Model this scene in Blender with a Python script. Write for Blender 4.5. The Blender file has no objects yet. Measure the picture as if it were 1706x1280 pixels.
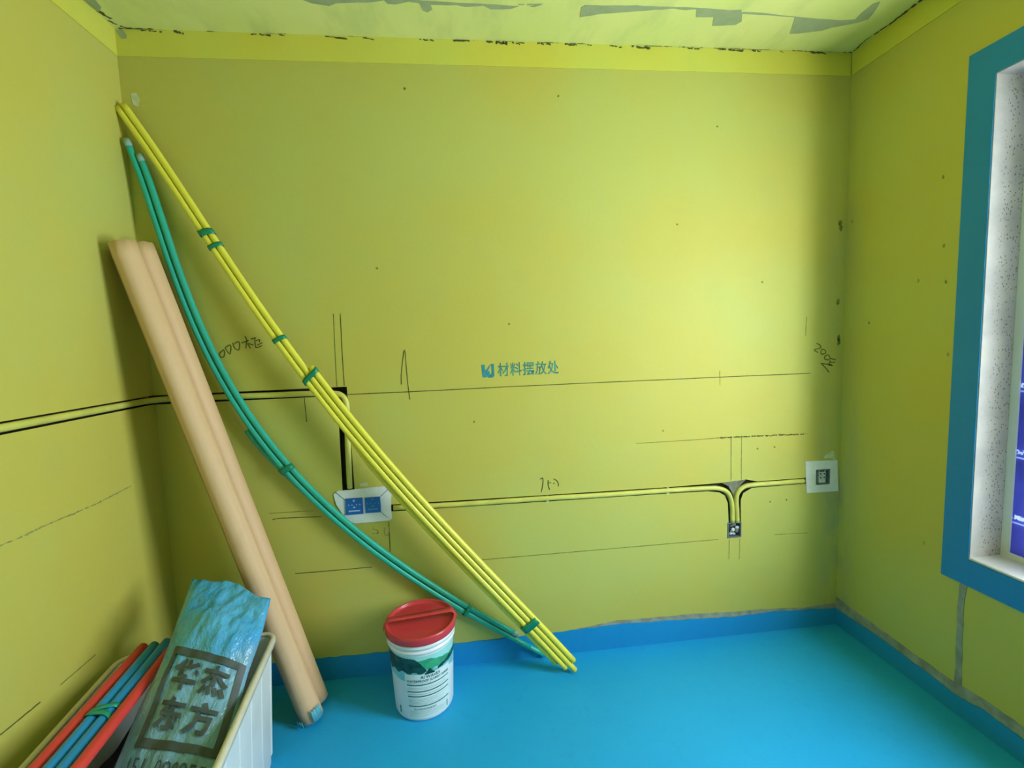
import bpy, bmesh, math, random
from mathutils import Vector, Matrix, noise
random.seed(7)
scene = bpy.context.scene
col = scene.collection
PI = math.pi

# ------------------------------------------------------------------ camera
W, H, HB = 3.1637, 2.8, 2.6985          # room width, ceiling height, underside of the plaster band
REAR = -4.2                             # rear wall, behind the camera
YAW, PITCH, ROLL = 0.1082, -0.0922, -0.0368
f_ = Vector((math.sin(YAW)*math.cos(PITCH), math.cos(YAW)*math.cos(PITCH), math.sin(PITCH)))
r0 = Vector((math.cos(YAW), -math.sin(YAW), 0)); u0 = r0.cross(f_)
r_ = r0*math.cos(ROLL)+u0*math.sin(ROLL); u_ = u0*math.cos(ROLL)-r0*math.sin(ROLL)
cam_data = bpy.data.cameras.new('camera'); cam = bpy.data.objects.new('camera', cam_data); col.objects.link(cam)
cam.matrix_world = Matrix(((r_.x, u_.x, -f_.x, 1.2887), (r_.y, u_.y, -f_.y, -2.0962), (r_.z, u_.z, -f_.z, 1.5247), (0, 0, 0, 1)))
cam_data.sensor_width = 36; cam_data.lens = 773.16*36/1706; cam_data.clip_start = .02
scene.camera = cam

# ------------------------------------------------------------------ daylight
world = bpy.data.worlds.new('daylight'); scene.world = world; world.use_nodes = True
wn = world.node_tree.nodes['Background']; wn.inputs['Color'].default_value = (.82, .92, 1.0, 1); wn.inputs['Strength'].default_value = 27.0
def portal(name, loc, rot, sx, sy):     # tells the renderer where daylight enters
    l = bpy.data.lights.new(name, 'AREA'); l.shape = 'RECTANGLE'; l.size = sx; l.size_y = sy; l.cycles.is_portal = True
    o = bpy.data.objects.new(name, l); col.objects.link(o); o.location = loc; o.rotation_euler = rot
portal('window_daylight', (3.45, -1.174, 1.51), (0, PI/2, 0), 1.8, 1.18)
vs = scene.view_settings; vs.view_transform = 'Standard'; vs.look = 'None'; vs.gamma = 1; vs.exposure = 0.06; vs.use_curve_mapping = False
scene.cycles.max_bounces = 14; scene.cycles.diffuse_bounces = 8; scene.cycles.sample_clamp_indirect = 8

# ------------------------------------------------------------------ measured shapes (metres; walls as (along, height))
YELLOW_PATH = [(0.0152, -0.035, 2.4949), (0.106, -0.042, 2.3446), (0.1944, -0.049, 2.1891), (0.2827, -0.056, 2.0298), (0.3732, -0.063, 1.8679), (0.4674, -0.07, 1.7043), (0.5667, -0.077, 1.5396), (0.6721, -0.084, 1.3743), (0.7842, -0.091, 1.2087), (0.9033, -0.098, 1.0427), (1.0293, -0.105, 0.8759), (1.1617, -0.112, 0.708), (1.2997, -0.119, 0.5382), (1.4421, -0.126, 0.3655), (1.5875, -0.133, 0.1888), (1.7338, -0.14, 0.0065)]
GREEN_PATH = [(0.0373, -0.035, 2.3666), (0.079, -0.0357, 2.2047), (0.1159, -0.0362, 2.0348), (0.155, -0.0366, 1.8606), (0.2016, -0.0368, 1.6851), (0.2596, -0.0369, 1.5109), (0.3317, -0.0368, 1.3397), (0.4195, -0.0366, 1.1731), (0.5237, -0.0363, 1.012), (0.6441, -0.0358, 0.8568), (0.7799, -0.0352, 0.7077), (0.9297, -0.0345, 0.5642), (1.0921, -0.0336, 0.4259), (1.2651, -0.0325, 0.2917), (1.4468, -0.0313, 0.1604), (1.6354, -0.03, 0.0307)]
MARKS_BACK = [('chalk', 0.0042, [(0.7828, 1.3176), (1.1026, 1.3167), (1.6465, 1.3181), (2.2219, 1.3167), (2.9899, 1.3141)]), ('chalk', 0.004, [(0.507, 0.5212), (0.8434, 0.5209)]), ('chalk', 0.0035, [(1.3081, 0.51), (1.7081, 0.5094), (2.5169, 0.5084)]), ('chalk', 0.003, [(2.8137, 0.5081), (2.9933, 0.5024)]), ('chalk', 0.003, [(0.4172, 0.8076), (0.6082, 0.805)]), ('chalk', 0.0042, [(0.43, 0.7779), (0.4708, 0.7815), (0.6395, 0.7749)]), ('chalk', 0.0035, [(0.7527, 1.6702), (0.748, 1.4969), (0.7458, 1.3552)]), ('chalk', 0.0038, [(0.7813, 1.6693), (0.7779, 1.5088), (0.7767, 1.3564)]), ('chalk', 0.0038, [(0.605, 1.3119), (0.6071, 1.2059)]), ('chalk', 0.0042, [(1.0218, 1.3502), (1.0263, 1.4088), (1.0447, 1.5037), (1.0488, 1.3918), (1.0525, 1.3165), (1.0558, 1.2812)]), ('chalk', 0.003, [(2.5191, 1.3465), (2.521, 1.277)]), ('chalk', 0.003, [(2.9628, 1.5896), (2.9602, 1.497)]), ('chalk', 0.003, [(2.1004, 1.0182), (2.3706, 1.0178), (2.5114, 1.0197)]), ('rough', 0.007, [(2.5053, 1.02), (2.6292, 1.0186), (2.8053, 1.0156), (2.9763, 1.013)]), ('chalk', 0.0035, [(2.5794, 1.0245), (2.581, 0.8058)]), ('chalk', 0.0035, [(2.6339, 1.0242), (2.6344, 0.802)]), ('chalk', 0.003, [(2.5737, 0.5005), (2.5712, 0.4013)]), ('chalk', 0.003, [(2.6293, 0.5019), (2.627, 0.3962)]), ('chalk', 0.0042, [(0.9302, 0.7264), (0.9298, 0.6801), (0.9281, 0.5861)])]
HANDWRITING = [('handwriting_200', 0.0052, [[(3.0184, 1.4593), (3.0378, 1.449), (3.0399, 1.4361), (3.007, 1.4277), (3.0283, 1.4141)], [(3.0422, 1.4167), (3.0488, 1.4293), (3.0665, 1.4222), (3.0668, 1.4093), (3.046, 1.4053), (3.0422, 1.4167)], [(3.0641, 1.3804), (3.0638, 1.3933), (3.0811, 1.4007), (3.092, 1.389), (3.0853, 1.3763), (3.0642, 1.3788)], [(3.0921, 1.3825), (3.124, 1.3748)], [(3.0419, 1.3604), (3.1036, 1.3497)], [(3.0924, 1.3728), (3.0897, 1.3454)], [(3.0927, 1.3647), (3.1209, 1.3619)], [(3.0472, 1.3585), (3.076, 1.3315), (3.0907, 1.3114)], [(3.0753, 1.3574), (3.1073, 1.3463)]]), ('handwriting_600', 0.005, [[(0.2925, 1.5329), (0.2759, 1.5175), (0.2782, 1.5049), (0.2879, 1.5009), (0.2956, 1.5114), (0.2954, 1.5275), (0.2925, 1.5329)], [(0.3, 1.5416), (0.3228, 1.5514), (0.318, 1.5158), (0.3085, 1.5234), (0.3, 1.5416)], [(0.3322, 1.5618), (0.3371, 1.5402), (0.3465, 1.5309), (0.3551, 1.5323), (0.3593, 1.5608), (0.3493, 1.563), (0.3367, 1.5545)], [(0.3676, 1.5587), (0.3973, 1.5684)], [(0.3827, 1.5868), (0.389, 1.5705), (0.3826, 1.5349)], [(0.3912, 1.556), (0.4013, 1.5341)], [(0.3946, 1.5559), (0.4144, 1.548)], [(0.4063, 1.5734), (0.4273, 1.5798), (0.4217, 1.5746), (0.4221, 1.5477), (0.4272, 1.5367), (0.4501, 1.5449)], [(0.4244, 1.5656), (0.4419, 1.5703), (0.4376, 1.5597)], [(0.4298, 1.5474), (0.4511, 1.5574)]]), ('handwriting_750', 0.0048, [[(1.6308, 0.8763), (1.6434, 0.8808), (1.6458, 0.8717), (1.6433, 0.8466), (1.6351, 0.8147)], [(1.6707, 0.8699), (1.6692, 0.8484), (1.6756, 0.8226)], [(1.6695, 0.8565), (1.6838, 0.8563)], [(1.6936, 0.8547), (1.6997, 0.8498)], [(1.695, 0.8745), (1.7108, 0.8635), (1.7185, 0.8484), (1.7164, 0.8359)]]), ('handwriting_50', 0.004, [[(0.8614, 0.7122), (0.8621, 0.699), (0.8758, 0.6929), (0.8814, 0.6825), (0.8763, 0.6763)], [(0.8557, 0.6962), (0.8621, 0.699)], [(0.8546, 0.6781), (0.8811, 0.6775)], [(0.9107, 0.7016), (0.9079, 0.6819), (0.9117, 0.6667), (0.9226, 0.6657), (0.9283, 0.6819), (0.9297, 0.705), (0.9206, 0.7107)]])]
MARKS_LEFT = [('rough', 0.006, [(-0.7076, 1.0134), (-0.6365, 1.0114), (-0.5584, 1.0146)]), ('rough', 0.005, [(-0.5584, 1.0146), (-0.3844, 1.0114), (-0.1908, 1.021)]), ('chalk', 0.005, [(-0.7783, 0.5115), (-0.6569, 0.5078)]), ('chalk', 0.003, [(-0.5879, 0.5074), (-0.4456, 0.5083)])]
SPECKS_BACK = [(0.9477, 1.8599), (1.3369, 1.1651), (2.308, 2.0319), (2.5021, 2.4652), (1.5128, 1.6018), (2.235, 1.0712), (1.1071, 2.6001), (1.7661, 2.5839), (2.7317, 1.7609), (2.8063, 0.9568), (2.7177, 0.9533), (2.8753, 0.6834), (2.7884, 0.6808)]
SPECKS_RIGHT = [(-0.4464, 2.0914), (-0.4611, 1.8291), (-0.3646, 1.7093), (-0.4745, 1.6904), (-0.1403, 1.5482), (-0.0302, 2.0277), (-0.4387, 0.6283), (-0.4966, 1.4131)]
SMUDGES_CORNER = [(3.1283, 2.0299), (3.1322, 2.0046), (3.1271, 1.657), (3.1357, 1.482), (3.1363, 1.4614)]
PALE_SMEARS = [[(0.0337, 2.5596), (0.0538, 2.5623), (0.067, 2.5398), (0.0553, 2.5123), (0.0403, 2.5166), (0.0357, 2.537)], [(3.0721, 0.8821), (3.0847, 0.8997), (3.1233, 0.9218), (3.138, 0.8717), (3.1015, 0.8833)], [(0.8103, 0.914), (0.8472, 0.9169), (0.8514, 0.9), (0.8146, 0.8999)]]
PLASTER_A = [(0.6982, 0.8725), (0.7174, 0.8876), (0.9408, 0.8949), (0.9532, 0.8787), (0.9444, 0.8207), (0.9451, 0.7421), (0.9339, 0.7345), (0.7827, 0.7327), (0.7469, 0.7468), (0.7055, 0.8278)]
PLASTER_A_LINES = [[(0.7043, 0.8858), (0.7432, 0.8471)], [(0.9429, 0.8851), (0.901, 0.8491)], [(0.8967, 0.7796), (0.9268, 0.7491)], [(0.7412, 0.7779), (0.7191, 0.7602)]]
PLASTER_B = [(2.9715, 0.8734), (3.1446, 0.8697), (3.1544, 0.7093), (2.9818, 0.7111)]
GROOVES = {'Tleft': [(2.4814, 0.7797), (2.563, 0.6979)], 'Tri': [(2.5499, 0.7898), (2.644, 0.7831), (2.5973, 0.7257)]}
BACK_PIPE_1 = [(0.9667, 0.791), (1.2374, 0.7857), (1.6297, 0.7832), (1.9195, 0.7791), (2.2481, 0.7771), (2.4628, 0.7735), (2.5219, 0.7662), (2.5595, 0.7468), (2.5786, 0.7119), (2.5867, 0.6686), (2.5889, 0.5856)]
BACK_PIPE_2 = [(2.9868, 0.7741), (2.8414, 0.7736), (2.6915, 0.7736), (2.6442, 0.7649), (2.6161, 0.7396), (2.6085, 0.7036), (2.6121, 0.6513), (2.6143, 0.5836)]
BACK_PIPE_0 = [(0.7398, 1.3237), (0.7572, 1.3176), (0.7716, 1.3036), (0.78, 1.2765), (0.7795, 1.2311), (0.7738, 1.0697), (0.7692, 0.8838)]
CLIPS = [(1.664, 0.7807), (2.2572, 0.7779)]
UPSTAND_BACK = [(-0.0156, 0.1131), (0.6557, 0.1087), (0.8719, 0.1072), (1.2054, 0.111), (1.6262, 0.1127), (1.9975, 0.1216), (2.2128, 0.1141), (2.3978, 0.107), (2.6087, 0.0974), (2.8138, 0.1015), (3.1548, 0.0856)]
GREY_BACK = [(1.7864, 0.1197), (1.9978, 0.1402), (2.213, 0.1361), (2.3978, 0.1323), (2.6085, 0.123), (2.8136, 0.1177), (2.9861, 0.103), (3.171, 0.1101)]
UPSTAND_RIGHT = [(-0.0397, 0.0825), (-0.2039, 0.0918), (-0.3559, 0.0891), (-0.599, 0.0773), (-0.6884, 0.0944), (-0.8111, 0.0905)]
GREY_RIGHT = [(-0.041, 0.1508), (-0.0747, 0.1386), (-0.2022, 0.1358), (-0.3542, 0.1275), (-0.5811, 0.1238), (-0.6863, 0.1358), (-0.8089, 0.1312)]
STRIP_RIGHT = [(-0.5794, 0.5219), (-0.6061, 0.6316), (-0.6134, 0.6115), (-0.6003, 0.4488), (-0.6079, 0.1195), (-0.5823, 0.0994)]

# ------------------------------------------------------------------ helpers
def link(name, me, mat=None, parent=None, smooth=False):
    o = bpy.data.objects.new(name, me); col.objects.link(o)
    if mat: me.materials.append(mat)
    if parent: o.parent = parent
    if smooth:
        for p in me.polygons: p.use_smooth = True
    return o
def empty(name, loc):
    o = bpy.data.objects.new(name, None); col.objects.link(o); o.location = loc; o.empty_display_size = .05; return o
def tag(o, label, cat, group=None):
    o['label'] = label; o['category'] = cat
    if group: o['group'] = group
    return o
def structure(o): o['kind'] = 'structure'; return o
def mesh(verts, faces):
    me = bpy.data.meshes.new('m'); me.from_pydata([tuple(v) for v in verts], [], faces); me.update(); return me
def from_bm(bm):
    me = bpy.data.meshes.new('m'); bmesh.ops.recalc_face_normals(bm, faces=bm.faces); bm.to_mesh(me); bm.free(); return me
def local(o, parent):                    # child meshes are modelled in room coordinates: undo the parent's offset
    o.parent = parent; o.matrix_parent_inverse = Matrix.Translation(parent.location).inverted(); return o
def add_box(bm, x0, x1, y0, y1, z0, z1, M=None):
    vs_ = [Vector((x, y, z)) for x in (x0, x1) for y in (y0, y1) for z in (z0, z1)]
    if M: vs_ = [M@v for v in vs_]
    v = [bm.verts.new(p) for p in vs_]
    for q in ((0, 1, 3, 2), (4, 6, 7, 5), (0, 4, 5, 1), (2, 3, 7, 6), (0, 2, 6, 4), (1, 5, 7, 3)): bm.faces.new([v[i] for i in q])
def box_mesh(*a, bevel=0, seg=2):
    bm = bmesh.new(); add_box(bm, *a)
    bmesh.ops.recalc_face_normals(bm, faces=bm.faces)
    if bevel: bmesh.ops.bevel(bm, geom=bm.edges[:], offset=bevel, segments=seg, affect='EDGES', profile=.5)
    return from_bm(bm)
def prism(poly, d0, d1, axis):           # polygon (a, b) pushed along the axis from d0 to d1
    def P(a, b, d): return {'y': (a, d, b), 'x': (d, a, b), 'z': (a, b, d)}[axis]
    bm = bmesh.new(); n = len(poly)
    A = [bm.verts.new(P(a, b, d0)) for a, b in poly]; B = [bm.verts.new(P(a, b, d1)) for a, b in poly]
    bm.faces.new(A); bm.faces.new(B[::-1])
    for i in range(n): bm.faces.new((A[i], B[i], B[(i+1) % n], A[(i+1) % n]))
    return from_bm(bm)
def smooth_path(pts, n):                 # Catmull-Rom through the points, n samples a span
    P = [Vector(p) for p in pts]; P = [P[0]*2-P[1]]+P+[P[-1]*2-P[-2]]; out = []
    for i in range(1, len(P)-2):
        a, b, c, d = P[i-1:i+3]
        for k in range(n):
            t = k/n; out.append(.5*((2*b)+(c-a)*t+(2*a-5*b+4*c-d)*t*t+(3*b-a-3*c+d)*t**3))
    out.append(P[-2]); return out
def tube(path, r, seg=16, wall=0.0018, radii=None):      # hollow pipe along a path, ends open as cut
    P = [Vector(p) for p in path]; n = len(P); T = []
    for i in range(n): T.append((P[min(i+1, n-1)]-P[max(i-1, 0)]).normalized())
    ref = Vector((0, 1, 0)) if abs(T[0].y) < .9 else Vector((1, 0, 0))
    U = (ref-T[0]*ref.dot(T[0])).normalized(); bm = bmesh.new(); rings = []
    def ring(c, u, v, rr): return [bm.verts.new(c+(u*math.cos(a)+v*math.sin(a))*rr) for a in (2*PI*k/seg for k in range(seg))]
    fr = []
    for i in range(n):
        U = (U-T[i]*U.dot(T[i])).normalized(); fr.append((U.copy(), T[i].cross(U)))
        rings.append(ring(P[i], *fr[-1], r if radii is None else radii[i]))
    def bridge(a, b):
        for k in range(seg): bm.faces.new((a[k], a[(k+1) % seg], b[(k+1) % seg], b[k]))
    for i in range(n-1): bridge(rings[i], rings[i+1])
    for i, s in ((0, 1), (n-1, -1)):
        inn = ring(P[i], *fr[i], r-wall); deep = ring(P[i]+T[i]*s*.03, *fr[i], r-wall)
        bridge(rings[i], inn); bridge(inn, deep); bm.faces.new(deep)
    return from_bm(bm)
def ribbon(pts, w, rough=0.0, n=6):      # flat mark in 2-D: list of quads as (verts2d, faces)
    P = smooth_path([(a, b, 0) for a, b in pts], n) if len(pts) > 2 else [Vector((*pts[0], 0)).lerp(Vector((*pts[1], 0)), t/8) for t in range(9)]
    if rough:
        Q = []
        for a, b in zip(P, P[1:]):
            m = max(1, int((b-a).length/.006)); Q += [a.lerp(b, t/m) for t in range(m)]
        P = Q+[P[-1]]
    V, F = [], []
    for i, p in enumerate(P):
        t = (P[min(i+1, len(P)-1)]-P[max(i-1, 0)]).normalized(); nn = Vector((-t.y, t.x, 0)); ww = w*.5
        k1, k2 = (random.uniform(.15, 1.5), random.uniform(.15, 1.5)) if rough else (random.uniform(.7, 1.15), random.uniform(.7, 1.15))
        V += [p+nn*ww*k1, p-nn*ww*k2]
        if i: F.append((2*i-2, 2*i-1, 2*i+1, 2*i))
    if rough:
        F = [q for q in F if random.random() > .12]
    return V, F
def marks(name, strokes, plane, d, mat, parent):
    V, F = [], []
    for s in strokes:
        v, f = s; b = len(V); V += v; F += [tuple(b+i for i in q) for q in f]
    P = {'y': lambda v: (v.x, d, v.y), 'x': lambda v: (d, v.x, v.y), 'z': lambda v: (v.x, v.y, d)}[plane]
    return link(name, mesh([P(v) for v in V], F), mat, parent)
def blob(cx, cy, r, n=10, squash=1.0):
    V = [Vector((cx, cy, 0))]+[Vector((cx+math.cos(a)*r*random.uniform(.6, 1.2), cy+math.sin(a)*r*squash*random.uniform(.6, 1.2), 0)) for a in (2*PI*k/n for k in range(n))]
    return V, [(0, k+1, (k+1) % n+1) for k in range(n)]
def jag(poly, step, amp):                # roughens a polygon outline
    out = []
    for i, a in enumerate(poly):
        b = poly[(i+1) % len(poly)]; L = math.hypot(b[0]-a[0], b[1]-a[1]); m = max(1, int(L/step))
        for k in range(m):
            t = k/m; out.append((a[0]+(b[0]-a[0])*t+random.uniform(-amp, amp), a[1]+(b[1]-a[1])*t+random.uniform(-amp, amp)))
    return out
def text_mesh(body, size, bold=0.0):     # flat lettering in x-y, centred
    cu = bpy.data.curves.new('t', 'FONT'); cu.body = body; cu.size = size; cu.align_x = 'CENTER'; cu.align_y = 'CENTER'; cu.offset = bold; cu.resolution_u = 2
    o = bpy.data.objects.new('t', cu); col.objects.link(o)
    me = bpy.data.meshes.new_from_object(o.evaluated_get(bpy.context.evaluated_depsgraph_get()))
    bpy.data.objects.remove(o); bpy.data.curves.remove(cu); return me
def cut(me, cutters):                    # boolean difference, evaluated at once
    o = bpy.data.objects.new('c', me); col.objects.link(o); tmp = []
    for c in cutters:
        k = bpy.data.objects.new('k', c); col.objects.link(k); tmp.append(k)
        m = o.modifiers.new('b', 'BOOLEAN'); m.operation = 'DIFFERENCE'; m.solver = 'EXACT'; m.object = k
    bpy.context.view_layer.update()
    res = bpy.data.meshes.new_from_object(o.evaluated_get(bpy.context.evaluated_depsgraph_get()))
    for k in tmp+[o]: bpy.data.objects.remove(k)
    return res

# ------------------------------------------------------------------ materials
class NT:
    def __init__(s, name):
        s.m = bpy.data.materials.new(name); s.m.use_nodes = True; s.t = s.m.node_tree; s.b = s.t.nodes['Principled BSDF']
        s.out = s.t.nodes['Material Output']; s.tc = s.t.nodes.new('ShaderNodeTexCoord')
    def n(s, kind, **kw):
        x = s.t.nodes.new('ShaderNode'+kind)
        for k, v in kw.items():
            if k[0] == '_': setattr(x, k[1:], v)
            else: x.inputs[k].default_value = v
        return x
    def l(s, a, b): s.t.links.new(a, b)
    def noise(s, scale, detail=4, rough=.55, vec=None, stretch=None):
        x = s.n('TexNoise', Scale=scale, Detail=detail, Roughness=rough); v = vec or s.tc.outputs['Object']
        if stretch:
            mp = s.n('Mapping'); mp.inputs['Scale'].default_value = stretch; s.l(v, mp.inputs['Vector']); v = mp.outputs['Vector']
        s.l(v, x.inputs['Vector']); return x.outputs['Fac']
    def ramp(s, fac, lo, hi):
        x = s.n('MapRange', **{'From Min': lo, 'From Max': hi}); x.interpolation_type = 'SMOOTHSTEP'; s.l(fac, x.inputs['Value']); return x.outputs['Result']
    def math(s, op, a, b):
        x = s.n('Math', _operation=op)
        for i, v in enumerate((a, b)):
            if isinstance(v, (int, float)): x.inputs[i].default_value = v
            else: s.l(v, x.inputs[i])
        return x.outputs[0]
    def mix(s, fac, a, b):
        x = s.n('Mix', _data_type='RGBA'); 
        if isinstance(fac, (int, float)): x.inputs[0].default_value = fac
        else: s.l(fac, x.inputs[0])
        for i, v in ((6, a), (7, b)):
            if isinstance(v, tuple): x.inputs[i].default_value = (*v, 1)
            else: s.l(v, x.inputs[i])
        return x.outputs[2]
    def bump(s, h, strength=.2, dist=.01):
        x = s.n('Bump', Strength=strength, Distance=dist); s.l(h, x.inputs['Height']); s.l(x.outputs[0], s.b.inputs['Normal'])
    def base(s, c):
        if isinstance(c, tuple): s.b.inputs['Base Color'].default_value = (*c, 1)
        else: s.l(c, s.b.inputs['Base Color'])
def plain(name, c, rough=.5, var=.08, scale=6, bump=0, bscale=60, spec=.5, coat=0, metal=0):
    s = NT(name); d = tuple(max(0, v*(1-var*2)) for v in c)
    s.base(s.mix(s.ramp(s.noise(scale), .3, .7), d, c)); s.b.inputs['Roughness'].default_value = rough
    s.b.inputs['Specular IOR Level'].default_value = spec; s.b.inputs['Coat Weight'].default_value = coat; s.b.inputs['Metallic'].default_value = metal
    if bump: s.bump(s.noise(bscale), bump)
    return s.m
PAINT = (.54, .50, .105)
def wall_paint(name, corner=None, side=1, tint=PAINT):
    s = NT(name); big = s.ramp(s.noise(1.1, 3), .35, .68); fine = s.noise(7, 5)
    warm = tuple(a*b for a, b in zip(tint, (1.0, .93, .8))); cool = tuple(a*b for a, b in zip(tint, (.93, 1.0, 1.15)))
    c = s.mix(big, warm, cool)
    c = s.mix(s.math('MULTIPLY', s.ramp(fine, .5, .75), .12), c, (.40, .43, .16))
    if corner:                            # scuffed bare plaster along the corner with the window wall
        sep = s.n('SeparateXYZ'); s.l(s.tc.outputs['Object'], sep.inputs[0]); ax, at, rng = corner
        dist = s.math('ABSOLUTE', s.math('SUBTRACT', sep.outputs[ax], at), 0)
        m = s.ramp(dist, rng, 0.0); low = s.ramp(sep.outputs[2], 1.7, .6)
        m = s.math('MULTIPLY', m, s.math('MULTIPLY', s.ramp(s.noise(5, 5, .6, stretch=(1, 1, .35)), .34, .62), s.math('ADD', s.math('MULTIPLY', low, .6), .25)))
        c = s.mix(m, c, (.27, .31, .24))
    s.base(c); s.b.inputs['Roughness'].default_value = .58; s.b.inputs['Specular IOR Level'].default_value = .28
    s.bump(s.math('ADD', s.noise(60, 3), s.math('MULTIPLY', s.noise(4, 2), 2.0)), .10, .004); return s.m
M = {}
M['wall_back'] = wall_paint('olive_wall_back', (0, W, .16)); M['wall_right'] = wall_paint('olive_wall_window', (1, 0.0, .14)); M['wall'] = wall_paint('olive_wall')
M['band'] = wall_paint('lime_band', tint=(.66, .62, .09))
def ceiling_mat():
    s = NT('lime_ceiling'); c = s.mix(s.ramp(s.noise(2.2, 4), .35, .65), (.70, .73, .23), (.76, .75, .26))
    c = s.mix(s.math('MULTIPLY', s.ramp(s.noise(9, 5, .6, stretch=(.9, .35, 1)), .45, .72), .45), c, (.50, .56, .20)); s.base(c); s.b.inputs['Roughness'].default_value = .6
    s.bump(s.noise(14, 5), .15, .01); return s.m
M['ceiling'] = ceiling_mat(); M['rear'] = plain('white_bounce_plaster', (.80, .80, .77), .8, .05, 3, .1, 40)  # unseen rear wall is made white to bounce neutral fill light
M['skim'] = plain('grey_skim', (.36, .41, .22), .8, .06, 20, .2, 80)
M['crack'] = plain('crack_dirt', (.10, .11, .02), .9, .2, 30)
def floor_mat(name, c1, c2):
    s = NT(name); c = s.mix(s.ramp(s.noise(1.3, 4), .3, .7), c1, c2); c = s.mix(s.math('MULTIPLY', s.ramp(s.noise(25, 5), .55, .8), .25), c, tuple(v*.7 for v in c1)); s.base(c)
    s.b.inputs['Roughness'].default_value = .5; s.b.inputs['Specular IOR Level'].default_value = .35; s.bump(s.noise(45, 4), .12, .004); return s.m
M['floor'] = floor_mat('blue_floor_coat', (.010, .33, .72), (.013, .36, .76)); M['upstand'] = floor_mat('blue_upstand_coat', (.008, .25, .60), (.011, .28, .64))
M['blue_strip'] = floor_mat('blue_window_band', (.010, .22, .60), (.012, .24, .64))
M['grey_smear'] = plain('grey_cement_smear', (.36, .38, .31), .8, .2, 18)
M['plaster'] = plain('white_gypsum', (.80, .82, .84), .7, .05, 14, .15, 70); M['pale'] = plain('pale_filler', (.66, .68, .42), .7, .1, 30)
M['pencil'] = plain('pencil_line', (.13, .14, .02), .8, .25, 60); M['pencil_light'] = plain('pencil_faint', (.26, .28, .05), .8, .25, 60); M['pencil_pale'] = plain('pencil_dust', (.34, .35, .10), .8, .2, 60); M['rust_pencil'] = plain('rust_marker', (.40, .36, .10), .8, .2, 60)
M['stencil'] = plain('teal_stencil', (.045, .30, .24), .6, .25, 30); M['stencil_logo'] = plain('teal_stencil_logo', (.03, .30, .34), .6, .2, 30)
M['chase'] = plain('dark_chase', (.055, .045, .02), .9, .2, 20, .3, 60)
M['mortar'] = plain('grey_mortar', (.24, .23, .16), .9, .2, 40, .4, 90)
M['yellow'] = plain('yellow_conduit', (.80, .72, .075), .30, .03, 8, spec=.5)
M['yellow_old'] = plain('dusty_yellow_conduit', (.66, .62, .13), .45, .08, 12)
M['green'] = plain('green_pipe', (.020, .40, .30), .28, .04, 8); M['green_tape'] = plain('green_tape', (.004, .24, .13), .35, .08, 30)
M['plug'] = plain('pale_plug', (.30, .48, .42), .5); M['tie'] = plain('teal_tie', (.01, .36, .27), .25, .1, 40); M['clip'] = plain('pale_clip', (.62, .62, .25), .5)
M['red_pipe'] = plain('red_conduit', (.70, .055, .05), .3, .03); M['blue_pipe'] = plain('blue_conduit', (.02, .26, .62), .28, .03)
def kraft():
    s = NT('kraft_board'); uv = s.n('UVMap').outputs[0]
    c = s.mix(s.ramp(s.noise(1, 4, .5, uv, (9, .8, 1)), .3, .7), (.68, .42, .23), (.76, .49, .29)); c = s.mix(s.math('MULTIPLY', s.ramp(s.noise(14, 5), .56, .75), .2), c, (.50, .33, .17))
    s.base(c); s.b.inputs['Roughness'].default_value = .6; s.bump(s.noise(1, 4, .5, uv, (30, 2, 1)), .08, .003); return s.m
M['kraft'] = kraft(); M['tear'] = plain('torn_paper', (.40, .28, .16), .8)
M['film_blue'] = plain('pale_blue_film', (.10, .40, .52), .35)
M['tub'] = plain('white_tub_plastic', (.74, .77, .80), .35, .04, 6); M['rim'] = plain('yellow_lit_rim_plastic', (.66, .60, .48), .4, .06, 14)  # rim colour has the yellowish light on its lip painted in
def bag_mat():
    s = NT('blue_bag_film'); sep = s.n('SeparateXYZ'); s.l(s.tc.outputs['Object'], sep.inputs[0])
    a = s.ramp(s.noise(5, 5), .35, .65); c = s.mix(a, (.028, .30, .70), (.09, .41, .74))
    packed = s.ramp(s.math('ADD', sep.outputs[2], s.math('MULTIPLY', s.noise(7, 3), .08)), .62, .56)   # grey goods show through the film below the empty neck
    c = s.mix(s.math('MULTIPLY', packed, .8), c, (.20, .37, .50)); s.base(c); s.b.inputs['Roughness'].default_value = .24; s.b.inputs['Coat Weight'].default_value = .25
    w1 = s.noise(9, 4, .6, stretch=(1.6, .6, .9)); s.bump(s.math('ADD', w1, s.math('MULTIPLY', s.noise(30, 4), .35)), .8, .025); return s.m
M['bag'] = bag_mat(); M['bag_print'] = plain('grey_brown_print', (.07, .095, .105), .5, .2, 18)
M['dark_bag'] = plain('dark_plastic', (.03, .014, .028), .5, .3, 9, .6, 20)
M['pail'] = plain('white_pail', (.80, .83, .86), .3, .02); M['lid'] = plain('red_lid', (.60, .045, .06), .3, .04, 10)
M['label_white'] = plain('label_white', (.72, .84, .85), .35, .02); M['label_ink'] = plain('label_ink', (.05, .13, .14), .5); M['label_fine'] = plain('label_fine_print', (.30, .45, .47), .5)
M['label_sky'] = plain('label_sky', (.36, .74, .72), .35, .05); M['label_hill'] = plain('label_hill', (.05, .42, .22), .35, .15, 40); M['label_dark'] = plain('label_forest', (.012, .10, .09), .35, .35, 35); M['label_lake'] = plain('label_lake', (.22, .60, .66), .35, .12, 30)
M['cover'] = plain('blue_cover', (.012, .13, .50), .3, .06, 20); M['print_white'] = plain('white_print', (.45, .60, .80), .5)
M['steel'] = plain('grey_box_plastic', (.17, .20, .22), .45, .1, 40); M['hole'] = plain('dark_hole', (.02, .02, .025), .8)
M['terminal'] = plain('white_terminal', (.72, .76, .78), .4)
M['frame_white'] = plain('white_window_frame', (.74, .78, .80), .35, .03)
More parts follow.
